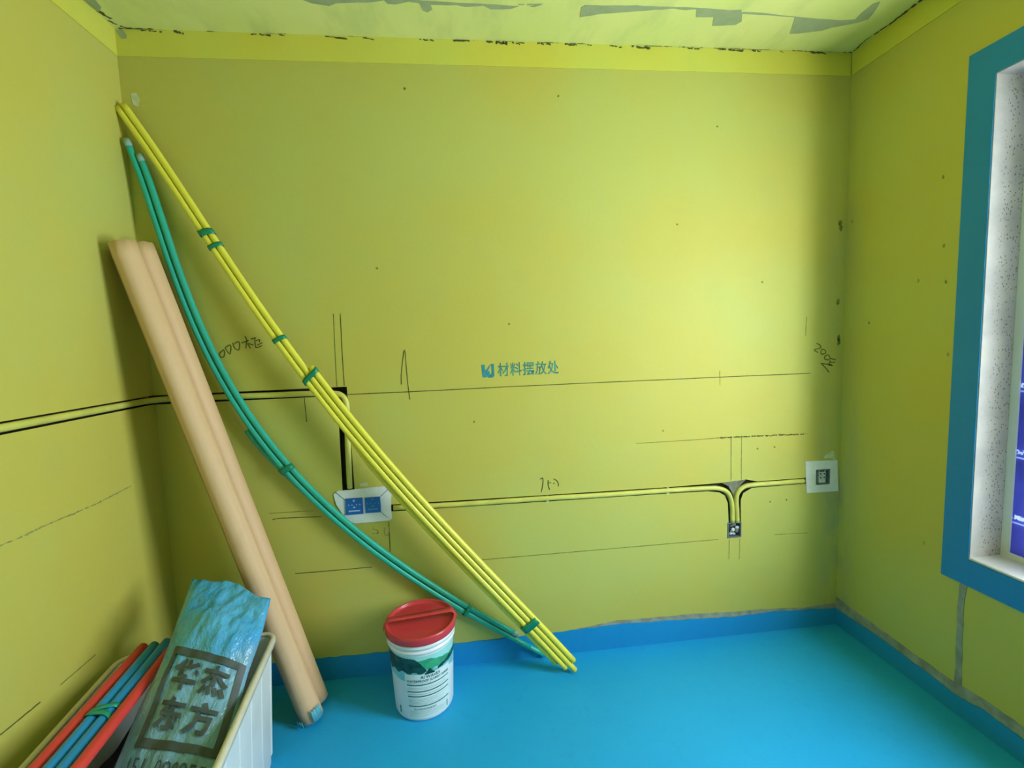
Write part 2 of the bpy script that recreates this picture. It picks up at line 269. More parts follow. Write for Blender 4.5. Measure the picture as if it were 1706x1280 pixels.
def speckle():
    s = NT('speckled_reveal'); v = s.n('TexVoronoi', Scale=105, Randomness=1.0); mp = s.n('Mapping'); mp.inputs['Scale'].default_value = (1, 1, .7); s.l(s.tc.outputs['Object'], mp.inputs['Vector']); s.l(mp.outputs[0], v.inputs['Vector'])
    dots = s.math('MULTIPLY', s.ramp(v.outputs['Distance'], .30, .18), s.ramp(s.noise(16, 3), .28, .40))
    sep = s.n('SeparateXYZ'); s.l(s.tc.outputs['Object'], sep.inputs[0])
    back = s.ramp(sep.outputs[0], W+.015, W+.07)
    s.base(s.mix(s.math('MULTIPLY', dots, s.math('MULTIPLY', back, .9)), s.mix(s.ramp(s.noise(9, 4), .3, .7), (.36, .34, .31), (.45, .42, .38)), (.10, .09, .08)))
    s.b.inputs['Roughness'].default_value = .6; return s.m
M['reveal'] = speckle(); M['sill'] = plain('white_sill', (.58, .56, .58), .35, .05, 9)
def film_mat():
    s = NT('printed_blue_film'); sep = s.n('SeparateXYZ'); s.l(s.tc.outputs['Object'], sep.inputs[0]); z = sep.outputs[2]
    ph = s.math('FRACT', s.math('MULTIPLY', s.math('SUBTRACT', z, .775), 1/.245), 0)   # one printed row every 245 mm
    band = s.math('MULTIPLY', s.math('GREATER_THAN', ph, .10), s.math('LESS_THAN', ph, .17)); line = s.math('MULTIPLY', s.math('GREATER_THAN', ph, .035), s.math('LESS_THAN', ph, .06))
    glyph = s.math('GREATER_THAN', s.noise(1, 2, .5, stretch=(1, 130, 90)), .5)
    word = s.math('GREATER_THAN', s.noise(1, 0, .5, stretch=(1, 14, 1)), .42)
    ink = s.math('MAXIMUM', s.math('MULTIPLY', band, s.math('MULTIPLY', glyph, word)), s.math('MULTIPLY', line, .7))
    c = s.mix(ink, s.mix(s.ramp(s.noise(6, 4), .35, .65), (.07, .08, .30), (.11, .12, .40)), (.62, .66, .82)); s.base(c); s.b.inputs['Roughness'].default_value = .25
    tr = s.n('BsdfTranslucent'); s.l(c, tr.inputs['Color']); mx = s.n('MixShader'); mx.inputs[0].default_value = .35; s.l(s.b.outputs[0], mx.inputs[1]); s.l(tr.outputs[0], mx.inputs[2]); s.l(mx.outputs[0], s.out.inputs['Surface']); return s.m
M['film'] = film_mat()
def glass_mat():
    s = NT('clear_glass'); t = s.n('BsdfTransparent', Color=(.96, .98, .98, 1)); g = s.n('BsdfGlossy', Roughness=.02); mx = s.n('MixShader'); mx.inputs[0].default_value = .07
    s.l(t.outputs[0], mx.inputs[1]); s.l(g.outputs[0], mx.inputs[2]); s.l(mx.outputs[0], s.out.inputs['Surface']); return s.m
M['glass'] = glass_mat()

# ------------------------------------------------------------------ room shell
structure(link('floor', box_mesh(-.15, W+.3, REAR-.15, .15, -.12, 0), M['floor']))
ceiling = structure(link('ceiling', box_mesh(-.15, W+.3, REAR-.15, .15, H, H+.12), M['ceiling']))
# back wall with the cut chases and box recesses
TBR = [(.93, .775), (1.6, .7675), (2.25, .7615), (2.46, .758), (2.52, .748), (2.548, .730), (2.565, .69), (2.570, .58), (2.634, .58), (2.632, .70), (2.645, .735), (2.69, .758), (2.99, .759), (2.99, .789), (2.72, .789), (2.66, .803), (2.53, .795), (2.25, .793), (1.6, .799), (.93, .807)]
LBR = [(-.02, 1.313), (.744, 1.313), (.737, .86), (.79, .86), (.787, 1.352), (-.02, 1.352)]
wall_back = cut(box_mesh(-.15, W+.3, 0, .15, 0, H), [prism(TBR, -.02, .030, 'y'), prism(LBR, -.02, .036, 'y'), box_mesh(2.563, 2.637, -.02, .05, .510, .590), box_mesh(3.026, 3.110, -.02, .045, .745, .832)])
wall_back = structure(link('wall_back', wall_back, M['wall_back'])); wall_back.data.materials.append(M['chase'])
for p in wall_back.data.polygons:
    if .0005 < p.center.y < .06: p.material_index = 1
wl = cut(box_mesh(-.15, 0, REAR-.15, 0, 0, H), [prism([(-1.9, 1.315), (.0, 1.315), (.0, 1.352), (-1.9, 1.352)], -.036, .02, 'x')])
wall_left = structure(link('wall_left', wl, M['wall'])); wall_left.data.materials.append(M['chase'])
for p in wall_left.data.polygons:
    if -.05 < p.center.x < -.0005: p.material_index = 1
WY0, WY1, WZ0, WZ1, WD = -1.74, -.608, .638, 2.382, .26
wr = cut(box_mesh(W, W+WD, REAR-.15, 0, 0, H), [box_mesh(W-.05, W+WD+.05, WY0, WY1, WZ0, WZ1)])
wall_right = structure(link('wall_right', wr, M['wall_right']))
wq = box_mesh(0, W, REAR-.15, REAR, 0, H)
structure(link('wall_rear', wq, M['rear']))
# plaster band under the ceiling
trim = structure(link('trim_1', box_mesh(0, W, -.004, 0, HB, H), M['band'])); structure(link('trim_2', box_mesh(0, .004, REAR, -.004, HB, H), M['band'])); trim_r = structure(link('trim_3', box_mesh(W-.004, W, REAR, -.004, HB, H), M['band']))
# blue waterproof coat turned up the walls
def upstand(name, pts, axis, d0, d1, lo):
    top = []
    for (a, b), (c, d) in zip(pts, pts[1:]):
        m = max(1, int(abs(c-a)/.03))
        for k in range(m): top.append((a+(c-a)*k/m, b+(d-b)*k/m+random.uniform(-.0025, .0025)))
    top.append(pts[-1]); poly = [(pts[0][0], lo)]+top+[(pts[-1][0], lo)]
    return structure(link(name, prism(poly, d0, d1, axis), M['upstand']))
upstand('baseboard_back', [(0, .113)]+UPSTAND_BACK[1:-1]+[(W, .086)], 'y', -.005, 0, 0)
upstand('baseboard_right', [(-.005, .084)]+UPSTAND_RIGHT[1:]+[(-1.6, .092), (-2.9, .088), (REAR, .09)], 'x', W-.005, W, 0)
upstand('baseboard_left', [(-.005, .112), (-1, .105), (-2.4, .11), (REAR, .1)], 'x', 0, .005, 0)
gb = [(a, b) for a, b in GREY_BACK[:-1]]+[(W, .112)]; lowb = [(1.79, .112)]+[q for q in UPSTAND_BACK if 1.8 < q[0] < 3.1]+[(W, .08)]
link('cement_smear', prism(jag(gb+lowb[::-1], .03, .002), -.0015, -.0002, 'y'), M['grey_smear'], wall_back)
gr = [(-.001, .150)]+GREY_RIGHT[1:]; lowr = [(-.001, .07)]+UPSTAND_RIGHT[1:]
link('cement_smear', prism(jag(gr+lowr[::-1], .03, .002), W-.0015, W-.0002, 'x'), M['grey_smear'], wall_right)
link('cement_strip', prism(jag(STRIP_RIGHT, .04, .002), W-.0022, W-.0002, 'x'), M['grey_smear'], wall_right)
# ceiling: torn skim coat and cracks
SKIM = [
 [(.776, -.23), (.776, -.2), (.803, -.186), (.861, -.177), (.891, -.191), (.935, -.197), (1.006, -.201), (1.065, -.217), (1.068, -.235)],
 [(1.069, -.217), (1.078, -.199), (1.11, -.198), (1.157, -.216), (1.2, -.209), (1.208, -.168), (1.224, -.163), (1.243, -.177), (1.24, -.202), (1.335, -.207), (1.369, -.2), (1.437, -.21), (1.468, -.193), (1.542, -.197), (1.574, -.215), (1.493, -.217), (1.38, -.219), (1.245, -.221), (1.146, -.229), (1.1, -.235)],
 [(1.613, -.217), (1.633, -.212), (1.665, -.23), (1.631, -.221)],
 [(1.817, -.222), (1.824, -.169), (1.901, -.191), (2.005, -.207), (2.108, -.226), (2.177, -.236), (2.228, -.232), (2.275, -.238), (2.297, -.196), (2.372, -.2), (2.394, -.147), (2.487, -.159), (2.502, -.182), (2.459, -.246), (2.412, -.24), (2.321, -.244), (2.222, -.245), (2.125, -.243), (2.027, -.244), (1.933, -.239), (1.828, -.233)],
 [(2.471, -.226), (2.59, -.222), (2.711, -.218), (2.764, -.117), (2.835, -.129), (2.89, -.147), (2.917, -.164), (3.007, -.202), (3.033, -.222), (3.024, -.257), (2.991, -.322), (2.974, -.308), (2.973, -.254), (2.978, -.219), (2.92, -.209), (2.808, -.213), (2.64, -.225), (2.556, -.234), (2.479, -.233)],
 [(.006, -.17), (.05, -.175), (.04, -.121), (.012, -.095), (.006, -.119)]]
for q in SKIM: link('bare_patch', prism(jag(q, .03, .0015), H-.0015, H-.0002, 'z'), M['skim'], ceiling)
def crack(pts, w, plane, d, parent, keep=1.0):
    st = []
    for a, b in zip(pts, pts[1:]):
        if random.random() < keep: st.append(ribbon([a, b], w*random.uniform(.5, 1.3), 1))
    marks('crack', st, plane, d, M['crack'], parent)
def cracks_x(x0, x1, dens):
    x = x0; P = []
    while x < x1:
        L = random.uniform(.03, .12)
        if random.random() < dens: P.append(ribbon([(x, random.uniform(-.005, .0)), (min(x+L, x1), random.uniform(-.006, 0))], random.uniform(.004, .011), 1))
        x += L
    return P
marks('crack', cracks_x(.02, 1.5, .45)+cracks_x(1.5, 1.9, .8)+cracks_x(1.9, W, .7), 'z', H-.001, M['crack'], ceiling)
marks('crack', [ribbon([(x, H-.004), (x+random.uniform(.01, .09), H-.004-random.uniform(0, .008))], random.uniform(.004, .012), 1) for x in (.1, .22, .5, .62, .8, .95, 1.18, 1.32, 1.46, 1.5, 1.53, 1.57, 1.6, 1.68, 1.72, 1.8, 1.9, 2.0, 2.1, 2.35, 2.5, 2.55, 2.6, 2.66, 2.8, 2.95)], 'y', -.0048, M['crack'], trim)
link('damp_blot', prism(jag([(.008, 2.79), (.032, 2.797), (.047, 2.775), (.044, 2.762), (.024, 2.764)], .01, .001), -.0055, -.0042, 'y'), M['skim'], trim)
marks('crack', [ribbon([(.005, -.18), (.012, -.12), (.03, -.06)], .014, 1), ribbon([(.01, -.05), (.05, -.01), (.10, -.006)], .010, 1), ribbon([(W-.006, -.02), (W-.02, -.10), (W-.008, -.2)], .008, 1), ribbon([(W-.006, -.2), (W-.014, -.34), (W-.008, -.8)], .014, 1)], 'z', H-.0012, M['crack'], ceiling)
marks('corner_joint', [ribbon([(W-.004, HB), (W-.004, H)], .006, 0)], 'y', -.0046, M['pencil_light'], trim)
# old skim seam further along the ceiling
marks('seam', [ribbon([(.1, -.26), (.5, -.245), (.78, -.235)], .006, 1), ribbon([(1.57, -.222), (1.66, -.228)], .006, 1)], 'z', H-.0008, M['skim'], ceiling)
# marks on the walls
for kind, w, pts in MARKS_BACK:
    marks('pencil_line', [ribbon(pts, w, 1 if kind == 'rough' else 0)], 'y', -.0008, M['pencil'] if w > .0036 else M['pencil_light'], wall_back)
for kind, w, pts in MARKS_LEFT:
    marks('pencil_line', [ribbon(pts, w, 1 if kind == 'rough' else 0)], 'x', .0008, M['pencil_pale'] if kind == 'rough' else M['pencil'], wall_left)
for nm, w, st in HANDWRITING:
    marks('handwriting', [ribbon(s, w, 0, 4) for s in st], 'y', -.0009, M['rust_pencil'] if nm.endswith('_50') else M['pencil'], wall_back)
marks('speck', [blob(x, z, .006, 7) for x, z in SPECKS_BACK]+[blob(x, z, .011, 9, 1.6) for x, z in SMUDGES_CORNER], 'y', -.0007, M['pencil_light'], wall_back)
marks('speck', [blob(y, z, .006, 8, 1.5) for y, z in SPECKS_RIGHT], 'x', W-.0007, M['pencil_pale'], wall_right)
for q in PALE_SMEARS: link('filler_smear', prism(jag(q, .012, .002), -.0012, -.0002, 'y'), M['pale'], wall_back)
# stencilled notice
def stencil(name, body, x, z, size, mat, bold=0.0, sx=1.0):
    me = text_mesh(body, size, bold); me.transform(Matrix(((sx, 0, 0, x), (0, 0, 0, -.0010), (0, 1.2, 0, z), (0, 0, 0, 1)))); return link(name, me, mat, wall_back)
for k, ch in enumerate('材料摆放处'): stencil('stencil_letter', ch, 1.4795+.0575*k, 1.3925, .055, M['stencil'], .0004)
logo = [[(1.381, 1.423), (1.396, 1.423), (1.397, 1.395), (1.424, 1.425), (1.412, 1.398), (1.404, 1.39), (1.400, 1.365), (1.384, 1.366)], [(1.425, 1.425), (1.437, 1.426), (1.438, 1.372), (1.43, 1.363), (1.412, 1.363), (1.402, 1.372), (1.402, 1.384), (1.410, 1.393), (1.418, 1.392), (1.416, 1.382), (1.422, 1.378), (1.426, 1.386)]]
for q in logo: link('stencil_logo', prism(q, -.0012, -.0004, 'y'), M['stencil_logo'], wall_back)

# ------------------------------------------------------------------ window in the right wall
win = structure(empty('window_1', (W+.13, (WY0+WY1)/2, WZ0)))
def wpart(name, me, mat, smooth=False): return local(link(name, me, mat, None, smooth), win)
wpart('jamb_lining', box_mesh(W-.001, W+.13, WY1-.004, WY1+.0, WZ0, WZ1, bevel=.0015), M['reveal']); wpart('jamb_lining', box_mesh(W-.001, W+.13, WY0, WY0+.004, WZ0, WZ1, bevel=.0015), M['reveal'])
wpart('head_lining', box_mesh(W-.001, W+.13, WY0, WY1, WZ1-.004, WZ1, bevel=.0015), M['reveal'])
wpart('sill', prism([(W-.004, WZ0), (W-.001, WZ0+.005), (W+.13, WZ0+.018), (W+.13, WZ0)], WY0, WY1, 'y').copy() if False else box_mesh(W-.003, W+.13, WY0, WY1, WZ0, WZ0+.010, bevel=.004), M['sill'])
bm = bmesh.new(); X0, X1, fw = W+.130, W+.190, .030; ym = -.93
for a in ((WY0, WY1, WZ0, WZ0+fw), (WY0, WY1, WZ1-fw, WZ1)): add_box(bm, X0, X1, *a)
for a, b in ((WY0, WY0+fw), (WY1-fw, WY1)): add_box(bm, X0, X1, a, b, WZ0+fw, WZ1-fw)
wpart('window_frame', from_bm(bm), M['frame_white'])
def sash(y0, y1, x, mat, nm):
    b = bmesh.new(); s = .012; w = .035
    for a in ((y0, y1, WZ0+fw, WZ0+fw+w), (y0, y1, WZ1-fw-w, WZ1-fw)): add_box(b, x-s, x+s, *a)
    for a in ((y0, y0+w), (y1-w, y1)): add_box(b, x-s, x+s, *a, WZ0+fw+w, WZ1-fw-w)
    f = wpart('sash', from_bm(b), M['frame_white'])
    wpart(nm, box_mesh(x-.003, x+.003, y0+w*.5, y1-w*.5, WZ0+fw+w*.5, WZ1-fw-w*.5), mat)
sash(WY0+fw, ym+.03, X0+.040, M['glass'], 'pane')
b_ = box_mesh(X0+.006, X0+.012, ym, WY1-fw+.002, WZ0+.012, WZ1-fw); wpart('pane', box_mesh(X0+.016, X0+.022, ym, WY1-fw, WZ0+fw, WZ1-fw), M['glass']); wpart('protective_film', b_, M['film'])
# painted blue surround on the wall
OUT = [(-1.84, .534), (-.512, .534), (-.520, 2.486), (-1.84, 2.486)]; INN = [(WY0, WZ0), (WY1, WZ0), (WY1, WZ1), (WY0, WZ1)]
V, F = [], []
for d in (W-.003, W+.0):
    V += [(d, a, b) for a, b in OUT]+[(d, a, b) for a, b in INN]
for k in range(4):
    j = (k+1) % 4; F += [(k, j, 4+j, 4+k), (8+k, 12+k, 12+j, 8+j), (k, 8+k, 8+j, j), (4+k, 4+j, 12+j, 12+k)]
bm = bmesh.new(); bm.from_mesh(mesh(V, F)); structure(link('trim_4', from_bm(bm), M['blue_strip']))

# ------------------------------------------------------------------ conduits set in the chases
def flat_path(pts, y=.000): return [(x, y, z) for x, z in pts]
def conduit(path, n, r, label): return tag(link('wall_conduit', tube(smooth_path(path, n), r, 14), M['yellow_old'], None, True), label, 'conduit', 'yellow conduits set in the wall chases')
arc = [(-.004+.075*(1-math.cos(a)), -.071+.075*math.sin(a), 1.334) for a in (PI/2*k/6 for k in range(7))]
c0 = conduit([(-.004, y, 1.334) for y in (-1.85, -1.2, -.7, -.3, -.15)]+arc+[(.2, .004, 1.333), (.4, .004, 1.331), (.6, .004, 1.329), (.70, .004, 1.328)]+flat_path(BACK_PIPE_0[:-1])+[(.769, .004, .895)], 4, .0125, 'yellow conduit running along the corner and bending down to two blue covers')
p1 = [(.955, .7915)]+BACK_PIPE_1[1:-1]+[(2.589, .592)]; p2 = [(2.968, .7741)]+BACK_PIPE_2[1:-1]+[(2.6143, .592)]
c1 = conduit(flat_path(p1), 5, .0115, 'long horizontal yellow conduit dropping into the small grey box')
c2 = conduit(flat_path(p2), 5, .0115, 'short yellow conduit curving from grey box up to white square')
for x, z in CLIPS:
    bm = bmesh.new(); R = Matrix.Translation((x, .004, z))@Matrix.Rotation(PI/2, 4, 'Y'); ring = []
    for k in range(13):
        a = -PI*.15+PI*1.3*k/12; ring.append((math.sin(a-PI/2+PI*0), math.cos(a-PI/2)))
    pr_ = [[bm.verts.new((x+dx, .004-rr*math.sin(PI*k/12*1.0), z+rr*math.cos(PI*k/12))) for k in range(13)] for dx in (-.006, .006) for rr in (.0118, .0142)]
    for k in range(12):
        for a, b in ((0, 1), (1, 3), (3, 2), (2, 0)): bm.faces.new((pr_[a][k], pr_[a][k+1], pr_[b][k+1], pr_[b][k]))
    add_box(bm, x-.006, x+.006, -.0012, .010, z-.022, z-.0125); bm2 = from_bm(bm); link('pipe_clip', bm2, M['clip'], c1)
link('mortar_fill', prism([(2.535, .792), (2.60, .801), (2.66, .800), (2.632, .775), (2.605, .735), (2.598, .700), (2.592, .735), (2.57, .775)], .004, .029, 'y'), M['mortar'], wall_back)

# ------------------------------------------------------------------ wall boxes
link('gypsum_patch', prism(PLASTER_A, -.004, -.0002, 'y'), M['plaster'], wall_back)
for q in PLASTER_A_LINES: marks('pencil_line', [ribbon(q, .003)], 'y', -.0046, M['steel'], wall_back)
def box_cover(x0, x1, z0, z1, label, faint):
    o = empty('junction_box_cover', ((x0+x1)/2, -.004, z0)); tag(o, label, 'box cover', 'blue covers on the white gypsum patch')
    plate = local(link('plate', box_mesh(x0, x1, -.009, -.0042, z0, z1, bevel=.0015), M['cover']), o)
    cx, cz, w = (x0+x1)/2, (z0+z1)/2+.006, x1-x0; V, F = [], []
    def tri(a, b, c): n = len(V); V.extend([(q[0], -.0095, q[1]) for q in (a, b, c)]); F.append((n, n+1, n+2))
    k = .006
    tri((cx-k, cz+.024), (cx+k, cz+.024), (cx, cz+.013)); tri((cx-k, cz-.013), (cx, cz-.004), (cx+k, cz-.013))
    for dx in (-.024, -.010, .010, .024): tri((cx+dx-.003, cz+.002), (cx+dx+.003, cz+.005), (cx+dx+.003, cz-.002))
    n = len(V); V += [(cx-w*.33, -.0095, z0+.014), (cx+w*.33, -.0095, z0+.014), (cx+w*.33, -.0095, z0+.020), (cx-w*.33, -.0095, z0+.020)]; F.append((n, n+1, n+2, n+3))
    local(link('print', mesh(V, F), M['print_white'] if not faint else M['cover_print']), plate)
M['cover_print'] = plain('faint_cover_print', (.06, .30, .55), .5)
box_cover(.747, .823, .776, .851, 'blue box cover with white arrow print, beside the corner conduit drop', False)
box_cover(.832, .900, .778, .850, 'blue box cover with faint print, nearer the horizontal conduit end', True)
# white square with the grey socket box
ring = bmesh.new(); ring.from_mesh(prism(PLASTER_B, -.004, -.0002, 'y'))
pb = cut(from_bm(ring), [box_mesh(3.029, 3.107, -.02, .02, .749, .828)]); link('gypsum_patch', pb, M['plaster'], wall_back)
sb = empty('socket_box', (3.068, 0, .749)); tag(sb, 'grey recessed socket box with white terminals in white square patch', 'socket box')
bm = bmesh.new(); add_box(bm, 3.031, 3.105, .012, .016, .751, .826)
for a in ((3.029, 3.035, .749, .828), (3.101, 3.107, .749, .828), (3.035, 3.101, .749, .755), (3.035, 3.101, .822, .828)): add_box(bm, a[0], a[1], -.0045, .016, a[2], a[3])
local(link('box_shell', from_bm(bm), M['steel']), sb)
for i in range(2):
    for j in range(3):
        x = 3.058+.019*i; z = .766+.019*j; t = local(link('terminal', box_mesh(x-.0085, x+.0085, -.001, .012, z-.0085, z+.0085, bevel=.002), M['terminal']), sb)
        if j: local(link('terminal_hole', prism([(x+.004*math.cos(a), z+.004*math.sin(a)) for a in (PI*k/4 for k in range(8))], -.0018, 0, 'y'), M['hole']), t)
for s in (-1, 1):
    bm = bmesh.new(); add_box(bm, -.0022, .0022, -.002, .002, 0, .016, Matrix.Translation((3.0675+s*.013, .003, .812))@Matrix.Rotation(s*.5, 4, 'Y')); local(link('wire_end', from_bm(bm), M['terminal']), sb)
# small grey box with rubble
gb_ = empty('junction_box', (2.60, 0, .512)); tag(gb_, 'small open grey junction box with mortar crumbs below the two conduits', 'junction box')
bm = bmesh.new(); add_box(bm, 2.564, 2.636, .040, .045, .512, .589)
for a in ((2.564, 2.568, .512, .589), (2.632, 2.636, .512, .589), (2.568, 2.632, .512, .516), (2.568, 2.632, .585, .589)): add_box(bm, a[0], a[1], -.003, .040, a[2], a[3])
local(link('box_shell', from_bm(bm), M['steel']), gb_)
for k in range(11):
    bm = bmesh.new(); bmesh.ops.create_icosphere(bm, subdivisions=1, radius=1)
    c = Vector((2.60+random.uniform(-.022, .022), random.uniform(.006, .022), .55+random.uniform(-.026, .026))); s = random.uniform(.006, .012)
    for v in bm.verts: v.co = c+Vector((v.co.x*s*1.3, v.co.y*s*.7, v.co.z*s))*random.uniform(.7, 1.25)
    local(link('mortar_crumb', from_bm(bm), M['terminal'] if k % 2 else M['mortar']), gb_)

# ------------------------------------------------------------------ pipe bundles leaning in the corner
def frames(P):
    out = []
    for i in range(len(P)):
        t = (P[min(i+1, len(P)-1)]-P[max(i-1, 0)]).normalized(); y = Vector((0, 1, 0)); w = (y-t*y.dot(t)).normalized(); out.append((t, t.cross(w), w))
    return out                            # tangent, sideways in the wall plane, towards the wall
def bundle_path(P, fr, lo, hi, side0, side1, dep0, dep1, ease=.25):
    n = len(P); i0, i1 = int(lo*(n-1)), int(hi*(n-1)); out = []
    for i in range(i0, i1+1):
        t = (i-i0)/max(1, i1-i0); k = min(1, t/ease) if ease else 1; k = k*k*(3-2*k)
        out.append(P[i]+fr[i][1]*(side0+(side1-side0)*k)+fr[i][2]*(dep0+(dep1-dep0)*k))
    return out
def near(P, x): return min(range(len(P)), key=lambda i: abs(P[i].x-x))
def tape_wrap(P, fr, i, half, depth, width, mat, parent, name='tape', skew=0.0, shift=0.0):
    t, a, w = fr[i]; c = P[i]+a*shift; bm = bmesh.new(); L = []
    for s in (-1, 1):
        L.append([bm.verts.new(c+t*(s*width*.5+skew*math.cos(q))+a*math.copysign(abs(math.cos(q))**.6, math.cos(q))*half+w*math.copysign(abs(math.sin(q))**.8, math.sin(q))*depth) for q in (2*PI*k/24 for k in range(24))])
    for k in range(24): bm.faces.new((L[0][k], L[0][(k+1) % 24], L[1][(k+1) % 24], L[1][k]))
    me = from_bm(bm); o = link(name, me, mat, None, True); m = o.modifiers.new('t', 'SOLIDIFY'); m.thickness = .0012; m.offset = 1; return local(o, parent)
YP = smooth_path(YELLOW_PATH, 6); YF = frames(YP)
yb = empty('yellow_conduit_bundle', tuple(YELLOW_PATH[-1])); tag(yb, 'bundle of slim yellow conduits taped green, leaning into the wall corner', 'conduit bundle')
RY = .0122
def ypipe(*a): return local(link('conduit', tube(bundle_path(YP, YF, *a), RY, 14), M['yellow'], None, True), yb)
iC = near(YP, .630)/(len(YP)-1); iD = near(YP, .72)/(len(YP)-1)
ypipe(0, .995, -.0125, -.0125, 0, 0); ypipe(0, 1, .0125, .0125, 0, 0)
ypipe(iC, .998, .0375, .0375, 0, 0); ypipe(iD, .985, -.012, -.034, .024, .014)
for x, w, h, sk, sh in ((.2925, .026, .027, .008, 0), (.332, .018, .027, .004, 0), (.5475, .018, .027, .004, 0), (.655, .022, .040, -.010, .0125), (1.545, .036, .041, .004, .006)):
    tape_wrap(YP, YF, near(YP, x), h, .016, w, M['green_tape'], yb, skew=sk, shift=sh)
GP = smooth_path(GREEN_PATH, 5); GF = frames(GP)
gbn = empty('green_pipe_bundle', tuple(GREEN_PATH[-1])); tag(gbn, 'bundle of bowed green pipes sagging along the wall from corner to floor', 'pipe bundle')
RG = .0122
def gpipe(*a): return local(link('pipe', tube(bundle_path(GP, GF, *a), RG, 14), M['green'], None, True), gbn)
iE = near(GP, .40)/(len(GP)-1); iF = near(GP, 1.50)/(len(GP)-1)
gpipe(2.01/(len(GP)-1), iF, .0135, .0135, 0, 0); gpipe(0, .985, -.0125, -.0125, 0, 0); gpipe(iE, 1, -.038, -.020, .012, .016)
for x, h, w, sk in ((.525, .030, .026, .004), (1.275, .027, .016, 0)): tape_wrap(GP, GF, near(GP, x), h, .019, w, M['green_tape'], gbn, skew=sk, shift=-.003)
for i, sd in ((0, -.0125), (2, .0135), (int(iF*(len(GP)-1)), .0135)):      # pale plugs in the cut ends
    t, a, w = GF[i]; c = GP[i]+a*sd; s = -1 if i < 9 else 1
    local(link('end_cap', tube([c+t*s*.004, c-t*s*.022], RG+.0012, 14), M['plug'], None, True), gbn)

# ------------------------------------------------------------------ rolled kraft board leaning in the corner
def board_roll():
    o = empty('kraft_board_roll', (.606, -.19, 0)); tag(o, 'tall double roll of tan kraft board leaning against the wall corner', 'paper roll')
    A0, A1 = Vector((.613, -.235, .015)), Vector((.066, -.195, 1.938)); B0, B1 = Vector((.606, -.137, .015)), Vector((.062, -.085, 1.950))
    R0 = .049; ns, sec = 40, []
    # cross-section: inner spiral of roll A, out and across to roll B, spiralling in again
    for k in range(71): a = 2*PI*2.2*k/70; sec.append((0, .026+(R0-.026)*k/70, a))
    for k in range(71): a = 2*PI*2.2*(1-k/70); sec.append((1, R0-(R0-.026)*k/70, a))
    rows = []
    for j in range(ns+1):
        s = j/ns; ca, cb = A0.lerp(A1, s), B0.lerp(B1, s); ax = (A1-A0).normalized(); e = (cb-ca); e = (e-ax*e.dot(ax)).normalized(); g = ax.cross(e)
        row = []
        for which, r, a in sec:
            # roll A winds out to leave on its left side, roll B winds in from there
            if which == 0: th = a-2*PI*2.2+PI*.5; c = ca; p = c+(e*math.cos(th)+g*math.sin(th))*r
            else: th = -(a-2*PI*2.2)+PI*.5; c = cb; p = c+(e*math.cos(th)+g*math.sin(th))*r
            wob = 1+.012*noise.noise(Vector((s*3, th*.6, which*5)))
            p = c+(p-c)*wob
            if j in (0, ns): p = p+ax*(.006*noise.noise(Vector((th*2.2, r*60, j)))*(1 if j else .3))
            row.append(p)
        rows.append(row)
    n = len(sec); V = [p for r in rows for p in r]; F = []
    for j in range(ns):
        for i in range(n-1): F.append((j*n+i, j*n+i+1, (j+1)*n+i+1, (j+1)*n+i))
    me = mesh(V, F); uv = me.uv_layers.new(name='UVMap')
    for lp in me.loops: j, i = divmod(lp.vertex_index, n); uv.data[lp.index].uv = (i/n*4, j/ns)
    s = link('rolled_sheet', me, M['kraft'], None, True); m = s.modifiers.new('t', 'SOLIDIFY'); m.thickness = .0024; m.offset = 0; local(s, o)
    ax = (A1-A0).normalized(); e = (B0-A0); e = (e-ax*e.dot(ax)).normalized(); g = ax.cross(e)
    def patch(c, a0, a1, h0, h1, mat, name, r=R0+.0042, ragged=0.0):
        V, F = [], []; m = 12
        for k in range(m+1):
            a = a0+(a1-a0)*k/m
            for h in (h0, h1+random.uniform(-ragged, ragged)): V.append(c+ax*h+(e*math.cos(a)+g*math.sin(a))*r)
            if k: F.append((2*k-2, 2*k-1, 2*k+1, 2*k))
        o2 = link(name, mesh(V, F), mat, None, True); mm = o2.modifiers.new('t', 'SOLIDIFY'); mm.thickness = .0012; local(o2, o)
    return o, patch, A0, B0, ax, e, g
roll, patch, RA0, RB0, rax, re_, rg_ = board_roll()
def ang(v):                               # angle on the roll that faces direction v
    return math.atan2(Vector(v).dot(rg_), Vector(v).dot(re_))
tc_ = Vector((.5, -1, 0)); a_c = ang(tc_)
patch(RA0, ang((1.0, -.75, 0))-.4, ang((1.0, -.75, 0))+.4, .004, .055, M['film_blue'], 'blue_film_scrap', ragged=.008)
patch(RA0, ang((-.75, -1, 0))-.35, ang((-.75, -1, 0))+.35, .002, .026, M['film_blue'], 'blue_film_scrap', ragged=.006)

